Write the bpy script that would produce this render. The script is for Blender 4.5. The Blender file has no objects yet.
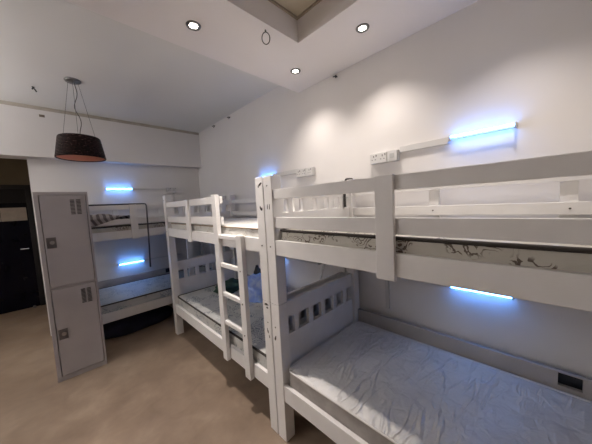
import bpy, bmesh, math, random
from mathutils import Vector, Matrix, noise
random.seed(7)
scene = bpy.context.scene
COL = scene.collection

# ------------------------------------------------------------------ materials
def new_mat(name):
    m = bpy.data.materials.new(name); m.use_nodes = True
    nt = m.node_tree; b = nt.nodes['Principled BSDF']
    return m, nt, b

def N(nt, typ, **kw):
    n = nt.nodes.new(typ)
    for k, v in kw.items():
        if k in n.inputs.keys(): n.inputs[k].default_value = v
        else: setattr(n, k, v)
    return n

def coords(nt, scale=(1, 1, 1), rot=(0, 0, 0), kind='Object'):
    tc = N(nt, 'ShaderNodeTexCoord'); mp = N(nt, 'ShaderNodeMapping')
    mp.inputs['Scale'].default_value = scale; mp.inputs['Rotation'].default_value = rot
    nt.links.new(tc.outputs[kind], mp.inputs['Vector'])
    return mp.outputs['Vector']

def ramp(nt, fac, stops):
    r = N(nt, 'ShaderNodeValToRGB'); e = r.color_ramp.elements
    e[0].position, e[0].color = stops[0][0], (*stops[0][1], 1)
    e[1].position, e[1].color = stops[-1][0], (*stops[-1][1], 1)
    for p, c in stops[1:-1]:
        x = e.new(p); x.color = (*c, 1)
    nt.links.new(fac, r.inputs['Fac'])
    return r.outputs['Color']

def simple(name, col, rough=.5, metal=0., var=.06, vscale=6., bump=0., bscale=60., spec=.5):
    m, nt, b = new_mat(name)
    v = coords(nt)
    n = N(nt, 'ShaderNodeTexNoise', Scale=vscale, Detail=4.)
    nt.links.new(v, n.inputs['Vector'])
    lo = tuple(max(0, c * (1 - var)) for c in col); hi = tuple(min(1, c * (1 + var)) for c in col)
    nt.links.new(ramp(nt, n.outputs['Fac'], [(.3, lo), (.7, hi)]), b.inputs['Base Color'])
    b.inputs['Roughness'].default_value = rough; b.inputs['Metallic'].default_value = metal
    b.inputs['Specular IOR Level'].default_value = spec
    if bump:
        n2 = N(nt, 'ShaderNodeTexNoise', Scale=bscale, Detail=3.)
        nt.links.new(v, n2.inputs['Vector'])
        bp = N(nt, 'ShaderNodeBump', Strength=bump, Distance=.01)
        nt.links.new(n2.outputs['Fac'], bp.inputs['Height']); nt.links.new(bp.outputs['Normal'], b.inputs['Normal'])
    return m

def emis(name, col, s):
    m, nt, b = new_mat(name)
    b.inputs['Base Color'].default_value = (*[min(1, c) for c in col], 1)
    b.inputs['Emission Color'].default_value = (*col, 1); b.inputs['Emission Strength'].default_value = s
    return m

def mattress_mat(name, base, ink, cell=9., density=.5, rough=.55, ink2=None):
    m, nt, b = new_mat(name)
    v = coords(nt)
    wob = N(nt, 'ShaderNodeTexNoise', Scale=14., Detail=3.); nt.links.new(v, wob.inputs['Vector'])
    mix = N(nt, 'ShaderNodeMixRGB'); mix.blend_type = 'ADD'; mix.inputs['Fac'].default_value = .10
    nt.links.new(v, mix.inputs['Color1']); nt.links.new(wob.outputs['Color'], mix.inputs['Color2'])
    vo = N(nt, 'ShaderNodeTexVoronoi', Scale=cell); nt.links.new(mix.outputs['Color'], vo.inputs['Vector'])
    wv = N(nt, 'ShaderNodeMath'); wv.operation = 'SINE'
    mul = N(nt, 'ShaderNodeMath'); mul.operation = 'MULTIPLY'; mul.inputs[1].default_value = 30.
    nt.links.new(vo.outputs['Distance'], mul.inputs[0]); nt.links.new(mul.outputs[0], wv.inputs[0])
    n2 = N(nt, 'ShaderNodeTexNoise', Scale=cell * .55, Detail=2.); nt.links.new(v, n2.inputs['Vector'])
    mm = N(nt, 'ShaderNodeMath'); mm.operation = 'MULTIPLY'
    r1 = ramp(nt, wv.outputs[0], [(.35, (0, 0, 0)), (.6, (1, 1, 1))])
    r2 = ramp(nt, n2.outputs['Fac'], [(density, (0, 0, 0)), (density + .06, (1, 1, 1))])
    nt.links.new(r1, mm.inputs[0]); nt.links.new(r2, mm.inputs[1])
    nt.links.new(ramp(nt, mm.outputs[0], [(0, base), (1, ink)]), b.inputs['Base Color'])
    b.inputs['Roughness'].default_value = rough
    q = N(nt, 'ShaderNodeTexVoronoi', Scale=11.); nt.links.new(v, q.inputs['Vector'])
    bp = N(nt, 'ShaderNodeBump', Strength=.5, Distance=.02)
    nt.links.new(q.outputs['Distance'], bp.inputs['Height']); nt.links.new(bp.outputs['Normal'], b.inputs['Normal'])
    return m

def wrinkled_mat(name):
    m, nt, b = new_mat(name)
    v = coords(nt)
    n = N(nt, 'ShaderNodeTexNoise', Scale=3., Detail=5.); nt.links.new(v, n.inputs['Vector'])
    nt.links.new(ramp(nt, n.outputs['Fac'], [(.3, (.66, .65, .64)), (.7, (.80, .79, .78))]), b.inputs['Base Color'])
    b.inputs['Roughness'].default_value = .36
    # long diagonal folds of a loose cover
    v2 = coords(nt, (6.5, 1.5, 1), (0, 0, .35))
    w = N(nt, 'ShaderNodeTexNoise', Scale=1.9, Detail=2., Distortion=.6)
    nt.links.new(v2, w.inputs['Vector'])
    mask = N(nt, 'ShaderNodeTexNoise', Scale=2.2, Detail=1.); nt.links.new(v, mask.inputs['Vector'])
    mk = ramp(nt, mask.outputs['Fac'], [(.42, (.12, .12, .12)), (.6, (1, 1, 1))])
    mu = N(nt, 'ShaderNodeMath'); mu.operation = 'MULTIPLY'
    nt.links.new(ramp(nt, w.outputs['Fac'], [(.40, (0, 0, 0)), (.5, (1, 1, 1)), (.57, (.1, .1, .1))]), mu.inputs[0]); nt.links.new(mk, mu.inputs[1])
    n3 = N(nt, 'ShaderNodeTexNoise', Scale=15., Detail=4., Distortion=1.); nt.links.new(v, n3.inputs['Vector'])
    q = N(nt, 'ShaderNodeTexVoronoi', Scale=8.); q.feature = 'DISTANCE_TO_EDGE'; nt.links.new(v, q.inputs['Vector'])
    b1 = N(nt, 'ShaderNodeBump', Strength=.55, Distance=.022); nt.links.new(mu.outputs[0], b1.inputs['Height'])
    b2 = N(nt, 'ShaderNodeBump', Strength=.5, Distance=.02); nt.links.new(n3.outputs['Fac'], b2.inputs['Height'])
    b3 = N(nt, 'ShaderNodeBump', Strength=.45, Distance=.03); nt.links.new(q.outputs['Distance'], b3.inputs['Height'])
    nt.links.new(b1.outputs['Normal'], b2.inputs['Normal']); nt.links.new(b2.outputs['Normal'], b3.inputs['Normal'])
    nt.links.new(b3.outputs['Normal'], b.inputs['Normal'])
    return m

def weave_mat(name, c1, c2):
    m, nt, b = new_mat(name)
    v = coords(nt)
    w = N(nt, 'ShaderNodeTexWave', Scale=22., Distortion=4., Detail=2.); w.bands_direction = 'Z'
    nt.links.new(v, w.inputs['Vector'])
    n = N(nt, 'ShaderNodeTexNoise', Scale=55., Detail=4.); nt.links.new(v, n.inputs['Vector'])
    mu = N(nt, 'ShaderNodeMath'); mu.operation = 'MULTIPLY'
    nt.links.new(w.outputs['Fac'], mu.inputs[0]); nt.links.new(n.outputs['Fac'], mu.inputs[1])
    nt.links.new(ramp(nt, mu.outputs[0], [(.30, c1), (.58, c2), (.72, (.42, .30, .27))]), b.inputs['Base Color'])  # palest stop paints light glints into the weave colour as speckles
    b.inputs['Roughness'].default_value = .45; b.inputs['Specular IOR Level'].default_value = .15
    bp = N(nt, 'ShaderNodeBump', Strength=.7, Distance=.01)
    nt.links.new(w.outputs['Fac'], bp.inputs['Height']); nt.links.new(bp.outputs['Normal'], b.inputs['Normal'])
    return m

def stripe_mat(name, c1, c2, scale, rot):
    m, nt, b = new_mat(name)
    v = coords(nt, rot=rot)
    w = N(nt, 'ShaderNodeTexWave', Scale=scale, Distortion=1.2, Detail=2.)
    nt.links.new(v, w.inputs['Vector'])
    nt.links.new(ramp(nt, w.outputs['Fac'], [(.35, c1), (.6, c2)]), b.inputs['Base Color'])
    b.inputs['Roughness'].default_value = .95
    return m

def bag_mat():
    m, nt, b = new_mat('blue_tinted_bag')
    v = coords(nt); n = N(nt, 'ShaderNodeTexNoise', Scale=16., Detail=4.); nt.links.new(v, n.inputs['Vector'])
    nt.links.new(ramp(nt, n.outputs['Fac'], [(.38, (.16, .30, .80)), (.62, (.80, .86, .96))]), b.inputs['Base Color'])  # blue stop paints the tube light's glow into the white bag
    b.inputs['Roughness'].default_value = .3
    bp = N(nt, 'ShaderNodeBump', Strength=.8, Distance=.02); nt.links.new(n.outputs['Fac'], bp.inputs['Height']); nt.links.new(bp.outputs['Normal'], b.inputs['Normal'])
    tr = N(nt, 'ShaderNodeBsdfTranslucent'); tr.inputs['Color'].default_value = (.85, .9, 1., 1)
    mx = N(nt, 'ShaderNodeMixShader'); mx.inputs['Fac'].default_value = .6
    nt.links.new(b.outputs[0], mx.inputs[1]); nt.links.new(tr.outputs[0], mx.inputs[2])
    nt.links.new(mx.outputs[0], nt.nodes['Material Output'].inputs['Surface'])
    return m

def floor_mat():
    m, nt, b = new_mat('floor_screed')
    v = coords(nt)
    n = N(nt, 'ShaderNodeTexNoise', Scale=.9, Detail=6., Roughness=.6); nt.links.new(v, n.inputs['Vector'])
    n2 = N(nt, 'ShaderNodeTexNoise', Scale=6., Detail=6., Distortion=.8); nt.links.new(v, n2.inputs['Vector'])
    mx = N(nt, 'ShaderNodeMath'); mx.operation = 'MULTIPLY_ADD'; mx.inputs[1].default_value = .35
    nt.links.new(n2.outputs['Fac'], mx.inputs[0]); nt.links.new(n.outputs['Fac'], mx.inputs[2])
    nt.links.new(ramp(nt, mx.outputs[0], [(.42, (.165, .118, .085)), (.66, (.262, .193, .142)), (.85, (.36, .28, .21))]), b.inputs['Base Color'])
    nt.links.new(ramp(nt, n2.outputs['Fac'], [(.3, (.36, .36, .36)), (.7, (.55, .55, .55))]), b.inputs['Roughness'])
    bp = N(nt, 'ShaderNodeBump', Strength=.08, Distance=.01)
    nt.links.new(n2.outputs['Fac'], bp.inputs['Height']); nt.links.new(bp.outputs['Normal'], b.inputs['Normal'])
    return m

M = dict(
    wall=simple('wall_plaster', (.74, .715, .70), .75, var=.03, vscale=1.5, bump=.06, bscale=25),
    ceil=simple('ceiling_paint', (.74, .73, .705), .85, var=.02, vscale=1.2),
    soffit=simple('soffit_paint', (.84, .805, .80), .8, var=.02, vscale=1.2),
    traytop=simple('tray_panel', (.52, .46, .36), .8, var=.04, vscale=2),
    cornice=simple('cornice_brown', (.34, .29, .23), .6),
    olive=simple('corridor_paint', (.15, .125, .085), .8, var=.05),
    floor=floor_mat(),
    white=simple('white_painted_wood', (.76, .745, .735), .42, var=.035, vscale=9, bump=.05, bscale=40),
    greywood=simple('grey_board', (.40, .38, .375), .5, var=.06, vscale=9),
    slat=simple('raw_pine', (.50, .38, .24), .7, var=.1),
    dark=simple('black_metal', (.012, .012, .013), .4),
    chip=simple('chipped_paint_mark', (.05, .04, .035), .8, var=.3, vscale=60),
    bolt=simple('bolt_steel', (.14, .13, .12), .4, .7),
    locker=simple('grey_powder_coat', (.37, .345, .35), .45, var=.03, bump=.03, bscale=150),
    lockerd=simple('locker_seam', (.06, .055, .055), .6),
    steel=simple('brushed_steel', (.30, .29, .28), .35, .8),
    plate=simple('dark_plate', (.11, .10, .10), .4, .4),
    chrome=simple('chrome', (.7, .7, .72), .15, 1.),
    plastic=simple('white_plastic', (.60, .59, .58), .4, var=.02),
    hole=simple('socket_hole', (.16, .15, .15), .6),
    led=emis('led_tube', (.10, .34, 1.), 32.),
    lens=emis('downlight_lens', (1., .90, .80), 22.),
    piping=simple('dark_piping', (.035, .028, .024), .7),
    piping_l=simple('pale_piping', (.72, .70, .68), .6),
    floral=mattress_mat('floral_ticking', (.50, .475, .42), (.12, .09, .07), 15., .50),
    scroll=mattress_mat('scroll_ticking', (.52, .52, .50), (.22, .24, .26), 11., .46),
    pale=mattress_mat('faded_ticking', (.56, .55, .52), (.42, .39, .35), 13., .50),
    cloudy=mattress_mat('pale_blue_ticking', (.50, .53, .55), (.26, .31, .36), 10., .46),
    wrinkle=wrinkled_mat('grey_wrinkled_cover'),
    rattan=weave_mat('dark_rattan', (.004, .001, .001), (.07, .03, .028)),
    copper=simple('copper_liner', (.80, .36, .25), .4, .1, var=.1),
    nickel=simple('dull_nickel', (.20, .20, .20), .35, .8),
    cordm=simple('grey_cord', (.10, .095, .09), .6),
    navy=simple('navy_fabric', (.012, .014, .035), .8, var=.3, bump=.3, bscale=20),
    glassblack=simple('black_gloss', (.002, .002, .007), .18, spec=.12, var=.2),
    blackframe=simple('black_frame', (.006, .006, .008), .4),
    paper=simple('paper_sheet', (.44, .40, .36), .8, var=.1, vscale=12),
    blanket=stripe_mat('striped_blanket', (.12, .10, .10), (.34, .31, .30), 6., (0, .5, .25)),
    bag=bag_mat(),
    green=simple('dark_green_cloth', (.02, .05, .035), .8, var=.4, vscale=10, bump=.4, bscale=14),
    blue=simple('blue_cloth', (.10, .22, .55), .7, var=.3, vscale=10, bump=.4, bscale=14),
    rodw=simple('bright_rod', (.88, .88, .88), .25, .2),
    rodm=simple('grey_rod', (.10, .095, .10), .35, .5),
    black=simple('black_cloth', (.03, .027, .026), .8),
)

# ------------------------------------------------------------------ mesh helpers
def box(bm, lo, hi, bev=.0025, seg=2):
    lo = Vector(lo); hi = Vector(hi)
    t = bmesh.new()
    bmesh.ops.create_cube(t, size=1)
    bmesh.ops.scale(t, vec=(hi - lo), verts=t.verts)
    bmesh.ops.translate(t, vec=(lo + hi) / 2, verts=t.verts)
    if bev:
        bmesh.ops.bevel(t, geom=t.edges[:], offset=min(bev, min(hi - lo) * .45), segments=seg, affect='EDGES', profile=.6)
    merge(bm, t)

def merge(bm, t, mat=None):
    if mat: bmesh.ops.transform(t, matrix=mat, verts=t.verts)
    me = bpy.data.meshes.new('tmp'); t.to_mesh(me); t.free(); bm.from_mesh(me); bpy.data.meshes.remove(me)

def cyl(bm, p0, p1, r0, r1=None, n=20, caps=True):
    p0 = Vector(p0); p1 = Vector(p1); d = p1 - p0
    t = bmesh.new()
    bmesh.ops.create_cone(t, cap_ends=caps, segments=n, radius1=r0, radius2=r0 if r1 is None else r1, depth=d.length)
    q = d.to_track_quat('Z', 'Y').to_matrix().to_4x4()
    merge(bm, t, Matrix.Translation((p0 + p1) / 2) @ q)

def lathe(bm, prof, n=40, c=(0, 0, 0)):
    rings = []
    for r, z in prof:
        rings.append([bm.verts.new((c[0] + r * math.cos(2 * math.pi * i / n), c[1] + r * math.sin(2 * math.pi * i / n), c[2] + z)) for i in range(n)])
    for a, b in zip(rings, rings[1:]):
        for i in range(n):
            bm.faces.new((a[i], a[(i + 1) % n], b[(i + 1) % n], b[i]))
    return rings

def tube(bm, pts, r, n=8, closed=False):
    pts = [Vector(p) for p in pts]; k = len(pts); rings = []
    up = Vector((0, 0, 1)); prev = None
    for i, p in enumerate(pts):
        if closed: d = pts[(i + 1) % k] - pts[i - 1]
        else: d = pts[min(i + 1, k - 1)] - pts[max(i - 1, 0)]
        d.normalize()
        if prev is None:
            a = up if abs(d.z) < .9 else Vector((1, 0, 0)); x = d.cross(a).normalized()
        else:
            x = (prev - d * prev.dot(d)).normalized()
        prev = x; y = d.cross(x)
        rings.append([bm.verts.new(p + r * (math.cos(2 * math.pi * j / n) * x + math.sin(2 * math.pi * j / n) * y)) for j in range(n)])
    for i in range(k if closed else k - 1):
        a = rings[i]; b = rings[(i + 1) % k]
        for j in range(n): bm.faces.new((a[j], a[(j + 1) % n], b[(j + 1) % n], b[j]))
    if not closed:
        bm.faces.new(rings[0][::-1]); bm.faces.new(rings[-1])

def obj(name, bm, mat, parent=None, smooth=False, loc=None):
    me = bpy.data.meshes.new(name)
    bmesh.ops.recalc_face_normals(bm, faces=bm.faces)
    bm.to_mesh(me); bm.free()
    if smooth:
        for p in me.polygons: p.use_smooth = True
    me.materials.append(mat)
    o = bpy.data.objects.new(name, me); COL.objects.link(o)
    if parent: o.parent = parent
    if loc: o.location = loc
    return o

def tag(o, label, cat, group=None, kind=None):
    o['label'] = label; o['category'] = cat
    if group: o['group'] = group
    if kind: o['kind'] = kind
    return o

def thing(name, label, cat, loc=(0, 0, 0), rz=0, group=None):
    o = bpy.data.objects.new(name, None); COL.objects.link(o)
    o.empty_display_size = .1
    o.location = loc; o.rotation_euler = (0, 0, rz)
    return tag(o, label, cat, group)

def struct(name, bm, mat, **k):
    o = obj(name, bm, mat, **k); o['kind'] = 'structure'; return o

def copy_tree(o, parent=None):
    c = o.copy(); COL.objects.link(c)
    if parent: c.parent = parent
    for ch in list(o.children): copy_tree(ch, c)
    return c

# ------------------------------------------------------------------ room shell
XW, YF, XL, YB = 1.98, 4.60, -3.2, -2.7
ZC, ZS = 2.975, 2.79
b = bmesh.new(); box(b, (XL - .1, YB - .1, -.1), (XW + .1, 6.6, 0), 0); struct('floor', b, M['floor'])
b = bmesh.new(); box(b, (XL - .1, YB - .1, ZC), (XW + .1, 6.6, ZC + .1), 0); struct('ceiling', b, M['ceil'])
b = bmesh.new(); box(b, (XW, YB - .1, 0), (XW + .1, YF + .2, ZC), 0); struct('wall_right', b, M['wall'])
b = bmesh.new(); box(b, (-.207, YF, 0), (XW, YF + .12, ZC), 0); struct('wall_far', b, M['wall'])
b = bmesh.new(); box(b, (XL, YF - .15, 2.350), (XW, YF + .12, ZC), 0)
struct('trim_1', b, M['wall'])
b = bmesh.new(); box(b, (XL, YF, 0), (-1.9, YF + .12, 2.35), 0); struct('wall_far_left', b, M['wall'])
b = bmesh.new(); box(b, (XL - .1, YB, 0), (XL, 6.5, ZC), 0); struct('wall_left', b, M['wall'])
b = bmesh.new(); box(b, (XL, YB - .1, 0), (XW, YB, ZC), 0); struct('wall_back', b, M['wall'])
# corridor behind the opening
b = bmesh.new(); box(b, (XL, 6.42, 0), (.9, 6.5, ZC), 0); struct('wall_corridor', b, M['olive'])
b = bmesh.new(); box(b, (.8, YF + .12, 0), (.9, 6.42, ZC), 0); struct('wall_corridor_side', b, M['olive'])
# dropped plasterboard border with a raised tray in the middle
TX0, TX1, TY0, TY1, SY = -1.7, 1.40, -2.0, 1.305, 1.885
b = bmesh.new()
box(b, (XL, TY1, ZS), (XW, SY, ZC), 0); box(b, (XL, YB, ZS), (XW, TY0, ZC), 0)
box(b, (XL, TY0, ZS), (TX0, TY1, ZC), 0); box(b, (TX1, TY0, ZS), (XW, TY1, ZC), 0)
struct('trim_2', b, M['soffit'])
b = bmesh.new(); box(b, (TX0, TY0, ZC - .012), (TX1, TY1, ZC), 0); struct('trim_3', b, M['traytop'])
b = bmesh.new()
c = .014
box(b, (TX0, TY1 - c, ZC - .012 - c), (TX1, TY1, ZC - .012), 0); box(b, (TX1 - c, TY0, ZC - .012 - c), (TX1, TY1 - c, ZC - .012), 0)
box(b, (TX0, TY0, ZC - .012 - c), (TX0 + c, TY1 - c, ZC - .012), 0); box(b, (TX0 + c, TY0, ZC - .012 - c), (TX1 - c, TY0 + c, ZC - .012), 0)
struct('trim_4', b, M['cornice'])
# thin stained joint where the far bulkhead meets the ceiling
b = bmesh.new(); box(b, (XL, YF - .158, ZC - .04), (XW, YF - .15, ZC), 0); struct('trim_5', b, simple('stained_joint', (.45, .41, .35), .8, var=.15, vscale=8))

# black door at the end of the corridor
d = bpy.data.objects.new('door_1', None); COL.objects.link(d); d.location = (-.80, 6.36, 0); d['kind'] = 'structure'
b = bmesh.new(); box(b, (-.62, 0, .005), (.44, .045, 2.10), .003); obj('door_leaf', b, M['glassblack'], d)
b = bmesh.new()
box(b, (.44, -.02, 0), (.51, .055, 2.17), .003); box(b, (-.70, -.02, 0), (-.62, .055, 2.17), .003); box(b, (-.62, -.02, 2.10), (.44, .055, 2.17), .003)
obj('door_frame', b, M['blackframe'], d)
b = bmesh.new(); box(b, (-.62, -.004, 1.86), (.44, 0, 2.10), 0); obj('top_panel', b, simple('smoked_panel', (.016, .015, .018), .5, spec=.2), d)
b = bmesh.new(); cyl(b, (.385, 0, 1.06), (.385, -.045, 1.06), .009); box(b, (.30, -.055, 1.05), (.40, -.042, 1.068), .004); obj('door_handle', b, M['chrome'], d)
b = bmesh.new(); lathe(b, [(.0, 0), (.022, 0), (.022, .02), (.016, .04), (0, .045)], 16, (.37, -.06, 0)); obj('door_stop', b, M['steel'], d)
for i, (x0, x1) in enumerate([(-.42, -.105), (-.10, .125), (.13, .425)]):
    b = bmesh.new(); box(b, (x0, -.0035, 0), (x1, 0, .225), 0)
    lab = ['paper notice on the black door, partly cut by the left frame edge', 'paper notice on the black door, middle of the row of three', 'paper notice on the black door, nearest the door handle side'][i]
    tag(obj('paper_notice', b, M['paper'], loc=(-.80, 6.355, 1.555)), lab, 'paper', 'paper notices on the black door')

# ------------------------------------------------------------------ bunk bed
LB, DB = 2.062, .967       # length, depth;  local x along the length, y from the front (room side) to the wall
W = M['white']
OPEN = [(.072, .160), (.202, .307), (.357, .452), (.501, .607), (.655, .751), (.798, .892)]
def bolt(parent, p, d, r=.006):
    t = bmesh.new(); p = Vector(p); cyl(t, p, p + Vector(d) * .003, r, n=12); return obj('bolt', t, M['bolt'], parent)

def make_bunk():
    root = thing('bunk_bed', 'x', 'bunk bed')
    for x0 in (0, LB - .080):
        for y0 in (0, DB - .080):
            t = bmesh.new()
            box(t, (x0, y0, 0), (x0 + .080, y0 + .080, .948), .004); box(t, (x0, y0, .951), (x0 + .080, y0 + .080, 1.782), .004)
            box(t, (x0 + .006, y0 + .006, .94), (x0 + .069, y0 + .069, .96), 0)
            po = obj('post', t, W, root)
            if y0 == 0:
                for z in (1.33, 1.72): bolt(po, (x0 + .037, 0, z), (0, -1, 0), .005)
    # long side rails
    for z0, z1 in ((.29, .402), (1.278, 1.375)):
        t = bmesh.new(); box(t, (.075, .006, z0), (LB - .075, .032, z1)); obj('side_rail', t, W, root)
    t = bmesh.new(); box(t, (.075, DB - .056, 1.278), (LB - .075, DB - .002, 1.375)); obj('side_rail', t, W, root)
    # rear lower board with a small oblong cut-out near the ladder end
    t = bmesh.new(); y0, y1 = DB - .034, DB - .010; h0, h1 = 1.335, 1.425
    box(t, (.075, y0, .44), (h0, y1, .600)); box(t, (h1, y0, .44), (LB - .075, y1, .600))
    box(t, (h0 - .002, y0, .44), (h1 + .002, y1, .520), .001); box(t, (h0 - .002, y0, .592), (h1 + .002, y1, .600), .001)
    obj('rear_board', t, M['greywood'], root)
    t = bmesh.new(); box(t, (h0 - .01, y1 + .001, .50), (h1 + .01, y1 + .006, .598), 0); obj('cutout_shade_sheet', t, M['dark'], root)  # black sheet stands in for the shaded gap behind the cut-out
    # front guard rails, up to the ladder
    for z0, z1 in ((1.632, 1.692), (1.452, 1.520)):
        t = bmesh.new(); box(t, (.075, .010, z0), (1.455, .034, z1)); obj('guard_rail', t, W, root)
    t = bmesh.new(); box(t, (.735, -.012, 1.262), (.812, .0095, 1.694)); obj('guard_board', t, W, root)
    # rear guard rails and their short uprights
    for z0, z1 in ((1.640, 1.700), (1.466, 1.532)):
        t = bmesh.new(); box(t, (.075, DB - .058, z0), (LB - .075, DB - .036, z1)); g = obj('guard_rail', t, W, root)
        if z0 < 1.5:
            for u in (.722, 1.357): bolt(g, (u, DB - .058, 1.499), (0, -1, 0), .005)
    for u0 in (.69, 1.32):
        t = bmesh.new(); box(t, (u0, DB - .0355, 1.38), (u0 + .066, DB - .010, 1.698)); obj('guard_upright', t, W, root)
    # end panels with the row of square cut-outs
    for x0 in (.024, LB - .054):
        for zb, zo0, zo1, zt in ((.29, .708, .824, .940), (1.278, 1.542, 1.632, 1.700)):
            t = bmesh.new(); x1 = x0 + .030
            if x0 > 1 and zb > 1: zo1 = 1.645
            box(t, (x0, .07, zb), (x1, DB - .07, zo0)); box(t, (x0, .07, zo1), (x1, DB - .07, zt))
            prev = .072 if x0 < 1 else 9
            if x0 > 1 and zb < 1: box(t, (x0 + .002, .07, zo0 - .004), (x1 - .002, DB - .07, zo1 + .004), .001)
            for a, c_ in OPEN:
                if a > prev + .005: box(t, (x0 + .002, prev, zo0 - .004), (x1 - .002, a, zo1 + .004), .001)
                prev = c_
            obj('end_panel', t, W, root)
    # boards the mattresses lie on
    for z0 in (.352, 1.286):
        t = bmesh.new()
        u = .09
        while u < LB - .15:
            box(t, (u, .034, z0), (u + .085, DB - .060, z0 + .014), .001, 1); u += .1035
        box(t, (.09, .034, z0 - .006), (LB - .09, .056, z0), .001, 1); box(t, (.09, DB - .085, z0 - .006), (LB - .09, DB - .060, z0), .001, 1)
        obj('slat_base', t, M['slat'], root)
    # ladder
    lad = bpy.data.objects.new('ladder', None); COL.objects.link(lad); lad.parent = root
    t = bmesh.new(); box(t, (1.383, -.030, .278), (1.452, .0055, 1.705)); obj('stile', t, W, lad)
    t = bmesh.new(); box(t, (1.732, -.030, .278), (1.802, .0055, 1.385)); s2 = obj('stile', t, W, lad)
    for z in (1.118, .866, .622): bolt(s2, (1.767, -.030, z), (0, -1, 0), .006)
    for z in (1.340, 1.105, .855, .610, ):
        t = bmesh.new(); box(t, (1.452, -.024, z), (1.732, .0045, z + .034), .006, 3); obj('rung', t, W, lad)
    return root

bedA = make_bunk()
bedB = copy_tree(bedA); bedC = copy_tree(bedA)
GB = 'white wooden bunk beds'
bedA.location = (.958, 1.262, 0); bedA.rotation_euler.z = -math.pi / 2
tag(bedA, 'white wooden bunk bed at right, nearest the camera, long plain grey mattress below', 'bunk bed', GB)
bedB.location = (.958, 3.334, 0); bedB.rotation_euler.z = -math.pi / 2
tag(bedB, 'white wooden bunk bed in the middle, its ladder in full view', 'bunk bed', GB)
bedC.location = (-.085, 3.630, 0)
tag(bedC, 'white wooden bunk bed across the far wall, partly behind the grey locker', 'bunk bed', GB)

[c_ for c_ in bedA.children if c_.name.startswith('guard_board')][0].location.x = .033
def front_posts(root):
    return [c_ for c_ in root.children if c_.name.startswith('post')]
# chipped and stained marks on the two neighbouring front posts
def chip(parent, c0, sx, sz, nrm, ang=0):
    t = bmesh.new(); n = 11; rr = random.Random(int(c0[2] * 1000))
    vs = []
    for i in range(n):
        a = 2 * math.pi * i / n; k = rr.uniform(.6, 1.1)
        x = math.cos(a) * sx * k; z = math.sin(a) * sz * k
        x, z = x * math.cos(ang) - z * math.sin(ang), x * math.sin(ang) + z * math.cos(ang)
        vs.append(t.verts.new((c0[0] + x, c0[1], c0[2] + z)))
    f = t.faces.new(vs)
    e = bmesh.ops.extrude_face_region(t, geom=[f]); bmesh.ops.translate(t, vec=(0, nrm * .0012, 0), verts=[v for v in e['geom'] if isinstance(v, bmesh.types.BMVert)])
    return obj('paint_chip', t, M['chip'], parent)
pB = [c_ for c_ in front_posts(bedB)][2]   # front post at the ladder end (next to the near bed)
for (u, z, sx, sz, an) in ((.055, 1.735, .020, .009, .5), (.045, 1.580, .008, .016, .4), (.060, 1.572, .007, .012, -.3), (.040, .925, .022, .009, .1), (.048, .905, .012, .008, 0), (.045, .80, .005, .006, 0), (.040, .735, .007, .022, .25), (.055, .70, .005, .012, .2)):
    chip(pB, (LB - .075 + u * .9, 0, z), sx, sz, -1, an)
pA = [c_ for c_ in front_posts(bedA)][0]
for (u, z, sx, sz, an) in ((.050, 1.585, .003, .022, 0), (.030, 1.585, .003, .020, 0), (.035, .79, .006, .007, 0), (.030, .715, .008, .022, -.35)):
    chip(pA, (u, 0, z), sx, sz, -1, an)

# ------------------------------------------------------------------ mattresses
def mattress(L, Wd, H, r=.05, puff=.006, seed=0, amp=.003):
    t = bmesh.new(); nx, ny = 72, 34
    def pt(i, j):
        x = -L / 2 + L * i / nx; y = -Wd / 2 + Wd * j / ny
        cx = max(-L / 2 + r, min(L / 2 - r, x)); cy = max(-Wd / 2 + r, min(Wd / 2 - r, y))
        dx, dy = x - cx, y - cy; m = max(abs(dx), abs(dy)); l = math.hypot(dx, dy)
        if l > 1e-9: dx *= m / l; dy *= m / l
        return cx + dx, cy + dy
    g = []
    for i in range(nx + 1):
        row = []
        for j in range(ny + 1):
            x, y = pt(i, j)
            e = min(L / 2 - abs(x), Wd / 2 - abs(y))
            k = min(1, e / .06)
            z = H + puff * (1 - (1 - k) ** 2) + amp * k * noise.noise(Vector((x * 7 + seed, y * 7, seed))) * 2
            row.append(t.verts.new((x, y, z)))
        g.append(row)
    for i in range(nx):
        for j in range(ny): t.faces.new((g[i][j], g[i + 1][j], g[i + 1][j + 1], g[i][j + 1]))
    loop = [g[i][0] for i in range(nx)] + [g[nx][j] for j in range(ny)] + [g[i][ny] for i in range(nx, 0, -1)] + [g[0][j] for j in range(ny, 0, -1)]
    outline = [v.co.copy() for v in loop]
    prev = loop
    for kz, kx in ((.92, .004), (.5, .008), (.08, .004), (0, -.002)):
        cur = []
        for v0 in outline:
            d_ = Vector((v0.x, v0.y, 0)).normalized()
            cur.append(t.verts.new((v0.x + (kx - .004) * (1 if v0.x > 0 else -1) * (abs(v0.x) > L / 2 - r), v0.y + (kx - .004) * (1 if v0.y > 0 else -1) * (abs(v0.y) > Wd / 2 - r), H * kz)))
        for i in range(len(prev)):
            q = (i + 1) % len(prev); t.faces.new((prev[i], cur[i], cur[q], prev[q]))
        prev = cur
    t.faces.new(prev)
    t.normal_update()
    for f in t.faces:
        if len(f.verts) == 4 and max(v.co.z for v in f.verts) <= H + .0045 and min(v.co.z for v in f.verts) < H * .93: f.material_index = 1
    return t, outline

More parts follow.
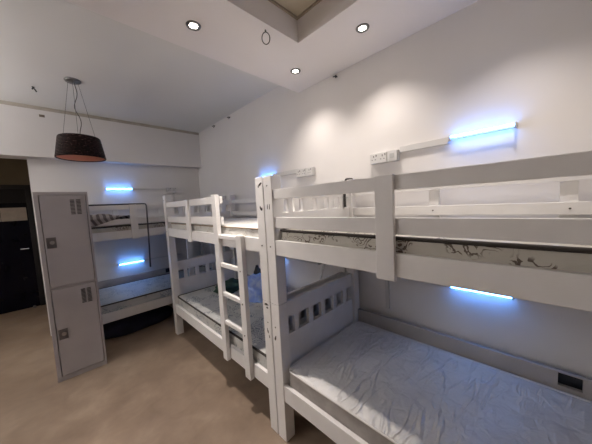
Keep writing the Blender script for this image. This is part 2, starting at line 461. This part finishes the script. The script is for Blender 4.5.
def place_mattress(loc, rz, mat, pip, label, grp, L=1.90, Wd=.870, H=.133, seed=0, side=None):
    t, ol = mattress(L, Wd, H, seed=seed)
    o = obj('mattress', t, mat, smooth=True)
    o.data.materials.append(side or mat)
    o.location = loc; o.rotation_euler.z = rz
    tag(o, label, 'mattress', grp)
    t = bmesh.new(); tube(t, [(p.x, p.y, H) for p in ol], .009 if pip is M['piping'] else .0065, 6, True)
    tube(t, [(p.x, p.y, H * .07) for p in ol], .005, 6, True)
    obj('piping', t, pip, o, smooth=True)
    return o
ZL, ZU = .3665, 1.3005
GM = 'mattresses on the bunk beds'
cyA = 1.262 - LB / 2; cyB = 3.334 - LB / 2; cx = .958 + .034 + .4365
place_mattress((cx, cyA, ZL), math.pi / 2, M['wrinkle'], M['piping_l'], 'plain light grey mattress with wrinkled cover on the near lower bunk', GM, seed=1, side=simple('grey_border', (.34, .315, .30), .7, var=.15, vscale=14, bump=.3, bscale=60))
place_mattress((cx, cyA, ZU), math.pi / 2, M['floral'], M['piping'], 'cream floral mattress with dark piping on the near upper bunk', GM, seed=2)
place_mattress((cx, cyB, ZL), math.pi / 2, M['scroll'], M['piping'], 'scroll patterned mattress behind the ladder on the middle lower bunk', GM, seed=3)
place_mattress((cx, cyB, ZU), math.pi / 2, M['pale'], simple('tan_piping', (.26, .20, .14), .7), 'cream mattress on the middle upper bunk, seen above the ladder opening', GM, seed=4)
cyC = 3.630 + .034 + .4365; cxC = -.085 + LB / 2
place_mattress((cxC, cyC, ZL), 0, M['cloudy'], M['piping'], 'pale blue mattress lit by the tube light on the far lower bunk', GM, seed=5)
place_mattress((cxC, cyC, ZU), 0, M['floral'], M['piping'], 'mattress under the striped blanket on the far upper bunk', GM, seed=6)

# ------------------------------------------------------------------ locker
lk = thing('metal_locker', 'grey two-door steel locker standing in front of the far bunk bed', 'locker', (-.139, 3.24, 0))
LW, LD, LH = .378, .345, 1.828
t = bmesh.new()
box(t, (0, .0, 0), (LW, LD, .045), .002); box(t, (0, 0, LH - .03), (LW, LD, LH), .002)
box(t, (0, 0, .045), (.03, LD, LH - .03), .001); box(t, (LW - .018, 0, .045), (LW, LD, LH - .03), .001)
box(t, (.03, LD - .01, .045), (LW - .018, LD, LH - .03), 0); box(t, (.03, .0, .905), (LW - .018, LD - .01, .922), .001)
obj('body', t, M['locker'], lk)
for z0, z1 in ((.05, .902), (.925, LH - .034)):
    t = bmesh.new(); box(t, (.036, -.008, z0), (LW - .022, .012, z1), .003)
    dr = obj('door', t, M['locker'], lk)
    top = z1
    for vx in (.240, .285):
        t = bmesh.new()
        for k in range(11):
            z = top - .05 - k * .0135
            box(t, (vx, -.0125, z), (vx + .033, -.008, z + .008), .001, 1)
        obj('vent', t, simple('vent_slot_%d' % int(vx * 1000 + z0 * 100), (.07, .066, .064), .6), dr)
    hz = z0 + (.36 if z0 < .5 else .375)
    t = bmesh.new(); box(t, (.046, -.0115, hz), (.112, -.008, hz + .100), .004); hp = obj('handle_plate', t, M['plate'], dr)
    t = bmesh.new(); cyl(t, (.084, -.0115, hz + .052), (.084, -.022, hz + .052), .017, n=18)
    obj('latch', t, M['steel'], hp)

# ------------------------------------------------------------------ pendant lamp
pl = thing('pendant_lamp', 'dark woven drum pendant lamp with copper lining, hung above the locker', 'lamp', (.240, 3.40, ZC))
t = bmesh.new(); rg = lathe(t, [(0, 0), (.066, 0), (.068, -.006), (.060, -.020), (0, -.024)], 32); obj('canopy', t, M['nickel'], pl, smooth=True)
t = bmesh.new(); lathe(t, [(.165, -.575), (.172, -.585), (.205, -.785), (.201, -.792), (.195, -.785), (.164, -.60), (.165, -.575)], 48)
sh = obj('shade', t, M['rattan'], pl, smooth=True)
t = bmesh.new(); lathe(t, [(.1625, -.590), (.1935, -.784)], 48); t2 = lathe(t, [(.1625, -.594), (.0, -.594)], 48); obj('liner', t, M['copper'], sh, smooth=True)
t = bmesh.new()
for a in (.4, 2.5, 4.6):
    tube(t, [(.045 * math.cos(a), .045 * math.sin(a), -.018), (.16 * math.cos(a), .16 * math.sin(a), -.60)], .0016, 5)
obj('suspension_wire', t, M['cordm'], pl)
t = bmesh.new()
tube(t, [(.012 + .022 * math.sin(k * .55) * math.sin(k / 20 * math.pi), .008 * math.cos(k * .8), -.018 - k * .0288) for k in range(21)], .0038, 6)
obj('cord', t, M['cordm'], pl, smooth=True)
t = bmesh.new(); cyl(t, (.012, 0, -.594), (.012, 0, -.66), .018, n=16); obj('lamp_holder', t, M['dark'], pl)

# ------------------------------------------------------------------ recessed downlights
def downlight(x, y, label, e=None, cone=105):
    o = thing('recessed_downlight', label, 'ceiling light', (x, y, ZS), 0, 'recessed downlights in the dropped ceiling')
    t = bmesh.new(); lathe(t, [(.026, -.001), (.026, -.004), (.034, -.007), (.044, -.0055), (.047, 0), (.026, 0)], 32); obj('ring', t, M['nickel'], o, smooth=True)
    t = bmesh.new(); lathe(t, [(.0, -.0015), (.026, -.0015), (.026, 0)], 24); obj('lens', t, M['lens'], o)
    l = bpy.data.lights.new('downlight_beam', 'SPOT'); l.energy = e or SPOT; l.color = (1., .90, .82); l.spot_size = math.radians(cone); l.spot_blend = 1.; l.shadow_soft_size = .03
    lo = bpy.data.objects.new('downlight_beam', l); COL.objects.link(lo); lo.parent = o; lo.location = (0, 0, -.012)
    return o
SPOT = 50.
downlight(.747, 1.622, 'glowing round downlight left of the hanging wire loop', 150., 84)
downlight(1.653, 1.593, 'glowing round downlight beyond the ceiling tray corner, right of the wire loop', 36., 112)
downlight(1.632, .905, 'glowing round downlight right of the ceiling tray, nearest the camera', 40., 112)
for x, y, e, la in ((1.52, .10, 44., 'added round fill downlight just outside the picture above the near bunk bed'), (1.64, -1.2, 50., 'added round fill downlight behind the camera along the right wall'), (-.2, -2.35, 50., 'added round fill downlight in the ceiling border by the back wall')):
    downlight(x, y, la, e)  # unseen downlights added to raise the room's brightness

# loose wires
def wire(pts, label, name='loose_wire', r=.003):
    t = bmesh.new(); tube(t, pts, r, 6); return tag(obj(name, t, M['dark'], smooth=True), label, 'wire')
loop = [(1.125, 1.352, ZS + .002)]
for k in range(0, 25):
    a = math.pi / 2 + 2 * math.pi * k / 24 * .97 + .05
    loop.append((1.128 + .020 * math.cos(a), 1.352 - .018 * math.cos(a), 2.735 + .040 * math.sin(a) - (.006 if k in (6,) else 0)))
loop.append((1.131, 1.352, ZS + .002))
wire(loop, 'loop of black wire hanging from the white ceiling between two downlights')
def stub(p, dirs, label):
    o = thing('wire_stub', label, 'wire', p, 0, 'cut wire ends high on the walls and ceiling')
    for i, d_ in enumerate(dirs):
        t = bmesh.new(); v = Vector(d_); s = Vector((0, 0, 0))
        off = Vector((0, .018 * i, 0)) if abs(v.x) > .02 else Vector((.018 * i, 0, 0))
        tube(t, [off, off + v * .5, off + v + Vector((0, 0, -.012))], .006, 6); obj('wire_end', t, M['dark'], o)
    t = bmesh.new()
    return o
stub((XW, 1.373, 2.755), [(-.05, .01, 0), (-.035, -.03, .01)], 'pair of cut black wire ends on the wall under the dropped ceiling')
stub((XW, 3.31, 2.935), [(-.045, .02, 0), (-.03, -.02, -.02)], 'cut wire ends high on the right wall, the nearer of the far two')
stub((XW, 3.80, 2.935), [(-.045, .02, 0), (-.03, -.02, -.02)], 'cut wire ends high on the right wall, closest to the far corner')
stub((-.063, 3.80, ZC), [(.03, .01, -.035), (-.02, .02, -.012)], 'small cut wire poking from the ceiling left of the pendant lamp')
t = bmesh.new(); box(t, (-.045, YF - .154, 2.850), (.005, YF - .15, 2.880), .001); box(t, (-.03, YF - .165, 2.857), (-.005, YF - .154, 2.873), .003)
tag(obj('wall_clip', t, simple('brown_clip', (.20, .16, .12), .7)), 'small brown clip on the bulkhead above the dark doorway', 'clip')

# ------------------------------------------------------------------ tube lights, trunking, sockets
# local frame: x along the wall, -y out of the wall
def tube_light(loc, rz, length, label):
    o = thing('tube_light', label, 'tube light', loc, rz, 'blue-white tube lights on the walls')
    t = bmesh.new(); box(t, (0, -.014, -.008), (length, 0, .012), .003); obj('housing', t, M['plastic'], o)
    t = bmesh.new(); cyl(t, (.008, -.055, .002), (length - .008, -.055, .002), .0065, n=10); obj('tube', t, M['led'], o)
    for x0 in (0, length - .010):
        t = bmesh.new(); box(t, (x0, -.066, -.012), (x0 + .010, -.0, .016), .003); obj('end_cap', t, M['plastic'], o)
def trunking(loc, rz, length, label, h=.045, d_=.022, vertical=0):
    t = bmesh.new(); box(t, (0, -d_, -h / 2), (length, 0, h / 2), .003)
    o = obj('cable_trunking', t, M['plastic'], loc=loc); o.rotation_euler.z = rz
    tag(o, label, 'cable trunking')
def vtrunk(loc, rz, length, label):
    t = bmesh.new(); box(t, (-.016, -.014, -length), (.016, 0, 0), .003)
    o = obj('cable_trunking', t, M['plastic'], loc=loc); o.rotation_euler.z = rz
    tag(o, label, 'cable trunking')
def socket(loc, rz, gangs, label, h=.086, depth=.045):
    o = thing('wall_socket', label, 'wall socket', loc, rz, 'white wall sockets by the tube lights')
    x = 0
    for w, kind in gangs:
        t = bmesh.new(); box(t, (x + .001, -depth, -h / 2), (x + w - .001, 0, h / 2), .005); pb = obj('back_box', t, M['plastic'], o)
        t = bmesh.new(); box(t, (x + .004, -depth - .008, -h / 2 + .003), (x + w - .004, -depth, h / 2 - .003), .003); pp = obj('face_plate', t, M['plastic'], o)
        yy = -depth - .009
        if kind == 'outlet':
            n = 2 if w > .11 else 1
            for q in range(n):
                cxx = x + w * (q + .5) / n
                t = bmesh.new()
                box(t, (cxx - .004, yy, .008), (cxx + .004, yy + .002, .024), 0)
                for s in (-1, 1): box(t, (cxx + s * .014 - .005, yy, -.014), (cxx + s * .014 + .005, yy + .002, -.007), 0)
                box(t, (cxx + .018, yy - .002, .014), (cxx + .027, yy + .002, .030), .001)
                obj('socket_holes', t, M['hole'], pp)
        else:
            t = bmesh.new(); box(t, (x + w / 2 - .018, yy - .004, -.018), (x + w / 2 + .018, yy, .018), .003); obj('switch', t, simple('switch_grey', (.42, .42, .42), .4), pp)
        x += w
RZ = math.pi / 2 * -1        # right wall: local x -> -Y, local -y -> -X
E2 = [(.150, 'outlet'), (.085, 'switch')]
# near bed
tube_light((XW, .455, 1.985), RZ, .34, 'bright blue-white tube light on the wall above the near upper bunk')
trunking((XW, .80, 1.975), RZ, .335, 'white trunking between socket and tube light above the near upper bunk')
socket((XW, 1.040, 1.935), RZ, E2, 'white double socket and switch on the wall above the near upper bunk')
tube_light((XW, .455, .955), RZ, .34, 'blue tube light just under the side rail over the near lower bunk')
trunking((XW, .80, .965), RZ, .345, 'white trunking feeding the tube light over the near lower bunk')
socket((XW, 1.000, .990), RZ, [(.1, 'outlet'), (.1, 'switch')], 'wall socket peeping under the near upper side rail')
vtrunk((XW, .935, .947), RZ, .30, 'thin vertical trunking below the socket over the near lower bunk')
# middle bed
tube_light((XW, 2.66, 1.955), RZ, .34, 'blue tube light on the wall behind the two tall front posts')
trunking((XW, 2.32, 1.960), RZ, .40, 'white trunking on the right wall above the middle upper bunk')
socket((XW, 1.930, 1.925), RZ, [(.150, 'outlet'), (.090, 'outlet')], 'white socket box above the top rail near the two tall front posts')
tube_light((XW, 2.57, .945), RZ, .34, 'blue tube light over the middle lower bunk, mostly behind the posts')
trunking((XW, 2.26, .95), RZ, .40, 'white trunking over the middle lower bunk')
socket((XW, 1.86, .975), RZ, [(.1, 'outlet'), (.1, 'switch')], 'socket on the wall over the middle lower bunk')
# far bed
tube_light((.545, YF, 1.960), 0, .345, 'blue-white tube light on the far wall above the far upper bunk')
trunking((.890, YF, 1.964), 0, .49, 'white trunking on the far wall above the far upper bunk', .022)
socket((1.38, YF, 1.945), 0, [(.16, 'outlet')], 'white socket on the far wall beside the right corner, upper of two')
tube_light((.600, YF, .800), 0, .345, 'blue-white tube light on the far wall over the far lower bunk')
trunking((.945, YF, .802), 0, .60, 'white trunking on the far wall over the far lower bunk', .018)
vtrunk((1.50, YF, 1.900), 0, .75, 'vertical trunking under the upper socket on the far wall')

# ------------------------------------------------------------------ small things on and around the beds
def lump(name, loc, size, mat, label, cat, seed=0, amp=.25, freq=2.2, fl=.3, rz=0, sub=4):
    t = bmesh.new(); bmesh.ops.create_icosphere(t, subdivisions=sub, radius=1)
    for v in t.verts:
        p = v.co.copy(); n_ = noise.fractal(p * freq + Vector((seed, 0, 0)), .8, 2., 4)
        p *= 1 + amp * n_
        p.z = max(p.z, -fl)
        v.co = Vector((p.x * size[0], p.y * size[1], (p.z + fl) * size[2]))
    zm = min(v.co.z for v in t.verts)
    for v in t.verts: v.co.z -= zm
    o = obj(name, t, mat, smooth=True, loc=loc); o.rotation_euler.z = rz
    return tag(o, label, cat)
ZM = ZL + .133 + .011
lump('plastic_bag', (1.64, 2.37, ZM), (.18, .27, .195), M['bag'], 'white plastic bag behind the ladder, blue tube light glow painted into its colour', 'bag', 3, .22)
lump('folded_cloth', (1.56, 2.90, ZM), (.19, .15, .09), M['green'], 'dark green cloth heaped on the mattress left of the plastic bag', 'cloth', 8, .3)
lump('black_pouch', (1.82, 2.64, ZM), (.05, .08, .22), M['black'], 'black pouch behind the top of the blue-tinted plastic bag', 'pouch', 12, .2)
lump('blue_cloth', (1.70, 1.90, ZM), (.12, .13, .07), M['blue'], 'blue cloth on the middle lower bunk, right of the tall front posts', 'cloth', 5, .3)

def crumpled_blanket():
    t = bmesh.new(); nx, ny = 70, 60; g = []
    zm = ZU + .150
    for i in range(nx + 1):
        row = []
        u = i / nx
        for j in range(ny + 1):
            v = j / ny
            if v < .25:                       # flap hanging in front of the lower guard rail
                x = .14 + u * .36; q = v / .25
                y = 3.628; z = 1.40 + .125 * u + (1.532 - 1.40 - .125 * u) * q
                y += .004 * math.sin(30 * x)* (1-q) - .004
            elif v < .36:
                q = (v - .25) / .11; x = .14 + u * (.36 + .08 * q)
                y = 3.624 + .052 * q; z = 1.532 + .018 * math.sin(q * math.pi * .5)
            else:
                q = (v - .36) / .64; x = .14 + u * (.44 + .10 * min(1, q * 3))
                y = 3.676 + .36 * q
                hump = (.10 * (1 - u * .7)) * math.sin(min(1, q * 1.6) * math.pi) if q < .625 else 0
                z0 = 1.55 * (1 - min(1, q * 1.25)) + zm * min(1, q * 1.25)
                z = z0 + hump + .012 * noise.noise(Vector((x * 14, y * 14, 2))) * min(1, 6 * q) + .008 * math.sin(26 * (x + y))* min(1, 4 * q)
                z = max(z, zm)
            row.append(t.verts.new((x, y, z)))
        g.append(row)
    for i in range(nx):
        for j in range(ny): t.faces.new((g[i][j], g[i + 1][j], g[i + 1][j + 1], g[i][j + 1]))
    bmesh.ops.recalc_face_normals(t, faces=t.faces)
    o = obj('striped_blanket', t, M['blanket'], smooth=True)
    if o.data.polygons[0].normal.y > 0: o.data.flip_normals()
    md = o.modifiers.new('thickness', 'SOLIDIFY'); md.thickness = .006; md.offset = 1
    tag(o, 'brown and grey striped blanket bunched on the far upper bunk, draped over its guard rail', 'blanket')
crumpled_blanket()
lump('duffel_bag', (.62, 4.06, .001), (.50, .30, .19), M['navy'], 'dark navy bag lying on the floor under the far lower bunk', 'bag', 21, .12, 1.4, .35, sub=4)

def rod(pts, r, label, name='metal_rod', mat='dark'):
    t = bmesh.new(); tube(t, pts, r, 10); tag(obj(name, t, M[mat], smooth=True), label, 'rod')
# bent rail lying along the far guard rail and hanging down in front of the bed
zt = 1.692 + .009
rod([(.20, 3.649, zt), (.5, 3.649, zt), (.80, 3.649, zt), (.825, 3.647, zt - .002), (.832, 3.625, zt - .008), (.835, 3.612, zt - .03), (.834, 3.606, zt - .10), (.824, 3.606, 1.2), (.812, 3.606, .87)], .0095, 'dark bent metal rod hooked over the far guard rail, hanging past the lower bunk', mat='rodm')
rod([(1.88, 1.49, 1.13), (1.83, 1.625, .66), (1.815, 1.671, ZM - .001)], .012, 'thin shiny metal rod leaning in the corner of the middle lower bunk', mat='rodw')
# black strap over the rear end of the near upper bunk's end rail
t = bmesh.new()
zs = 1.702
box(t, (1.755, 1.196, zs), (1.785, 1.237, zs + .004), .001); box(t, (1.755, 1.194, 1.545), (1.785, 1.199, zs + .004), .001)
tag(obj('black_strap', t, M['black']), 'black strap hung over the end rail of the near upper bunk', 'strap')
t = bmesh.new(); tube(t, [(1.785, 1.225, 1.712), (1.815, 1.225, 1.755), (1.840, 1.225, 1.787), (1.86, 1.22, 1.791), (1.91, 1.21, 1.791), (1.932, 1.205, 1.775), (1.936, 1.20, 1.60)], .008, 6)
tag(obj('black_cable', t, M['black'], smooth=True), 'short black cable lying over the rear post top below the sockets', 'cable')

# ------------------------------------------------------------------ lights added outside the frame, world
def area(name, loc, size, energy, col, rot=(0, 0, 0)):
    l = bpy.data.lights.new(name, 'AREA'); l.shape = 'RECTANGLE'; l.size, l.size_y = size; l.energy = energy; l.color = col
    o = bpy.data.objects.new(name, l); COL.objects.link(o); o.location = loc; o.rotation_euler = rot; return o
w = bpy.data.worlds.new('world'); scene.world = w; w.use_nodes = True
w.node_tree.nodes['Background'].inputs['Color'].default_value = (.5, .5, .55, 1); w.node_tree.nodes['Background'].inputs['Strength'].default_value = .05
def uplighter(x, y, e, label):  # unseen lamps added to bounce ambient fill off the ceiling
    o = thing('added_uplighter', label, 'added fill lamp', (x, y, 0))
    t = bmesh.new(); lathe(t, [(0, 0), (.14, 0), (.14, .012), (.03, .03), (.014, .05), (0, .05)], 32); obj('base', t, M['dark'], o, smooth=True)
    t = bmesh.new(); cyl(t, (0, 0, .04), (0, 0, 1.70), .012); obj('pole', t, M['dark'], o)
    t = bmesh.new(); lathe(t, [(.012, 1.68), (.06, 1.70), (.15, 1.78), (.146, 1.78), (.055, 1.706), (.0, 1.70)], 32); obj('bowl', t, M['dark'], o, smooth=True)
    l = bpy.data.lights.new('added_fill_beam', 'SPOT'); l.energy = e; l.color = (1., .97, .96); l.spot_size = math.radians(150); l.spot_blend = .6; l.shadow_soft_size = .08
    lo = bpy.data.objects.new('added_fill_beam', l); COL.objects.link(lo); lo.parent = o; lo.location = (0, 0, 1.80); lo.rotation_euler = (math.pi, 0, 0)
uplighter(-2.3, -1.0, 24., 'added black fill uplighter left of the camera, outside the picture')
uplighter(-2.5, 3.3, 350., 'added black fill uplighter in the left part of the room, outside the picture')
# warm area light added in the corridor, unseen and without a lamp body
area('corridor_fill_light', (-1.9, 5.4, 2.9), (.3, .3), 7., (1., .78, .55))

# ------------------------------------------------------------------ camera
cd = bpy.data.cameras.new('camera'); cam = bpy.data.objects.new('camera', cd); COL.objects.link(cam)
cd.sensor_width = 36; cd.lens = 243 / 592 * 36; cd.clip_start = .02
R = Matrix(((0.71116463, 0.09177727, -0.69700918), (-0.70101317, 0.01761295, -0.71293079), (-0.05315445, 0.99562378, 0.07686279)))
cam.matrix_world = Matrix.Translation((0, 0, 1.6)) @ R.to_4x4()
scene.camera = cam

vs = scene.view_settings
vs.view_transform = 'Standard'; vs.look = 'None'; vs.gamma = 1; vs.exposure = 0.16; vs.use_curve_mapping = False
scene.cycles.use_denoising = True
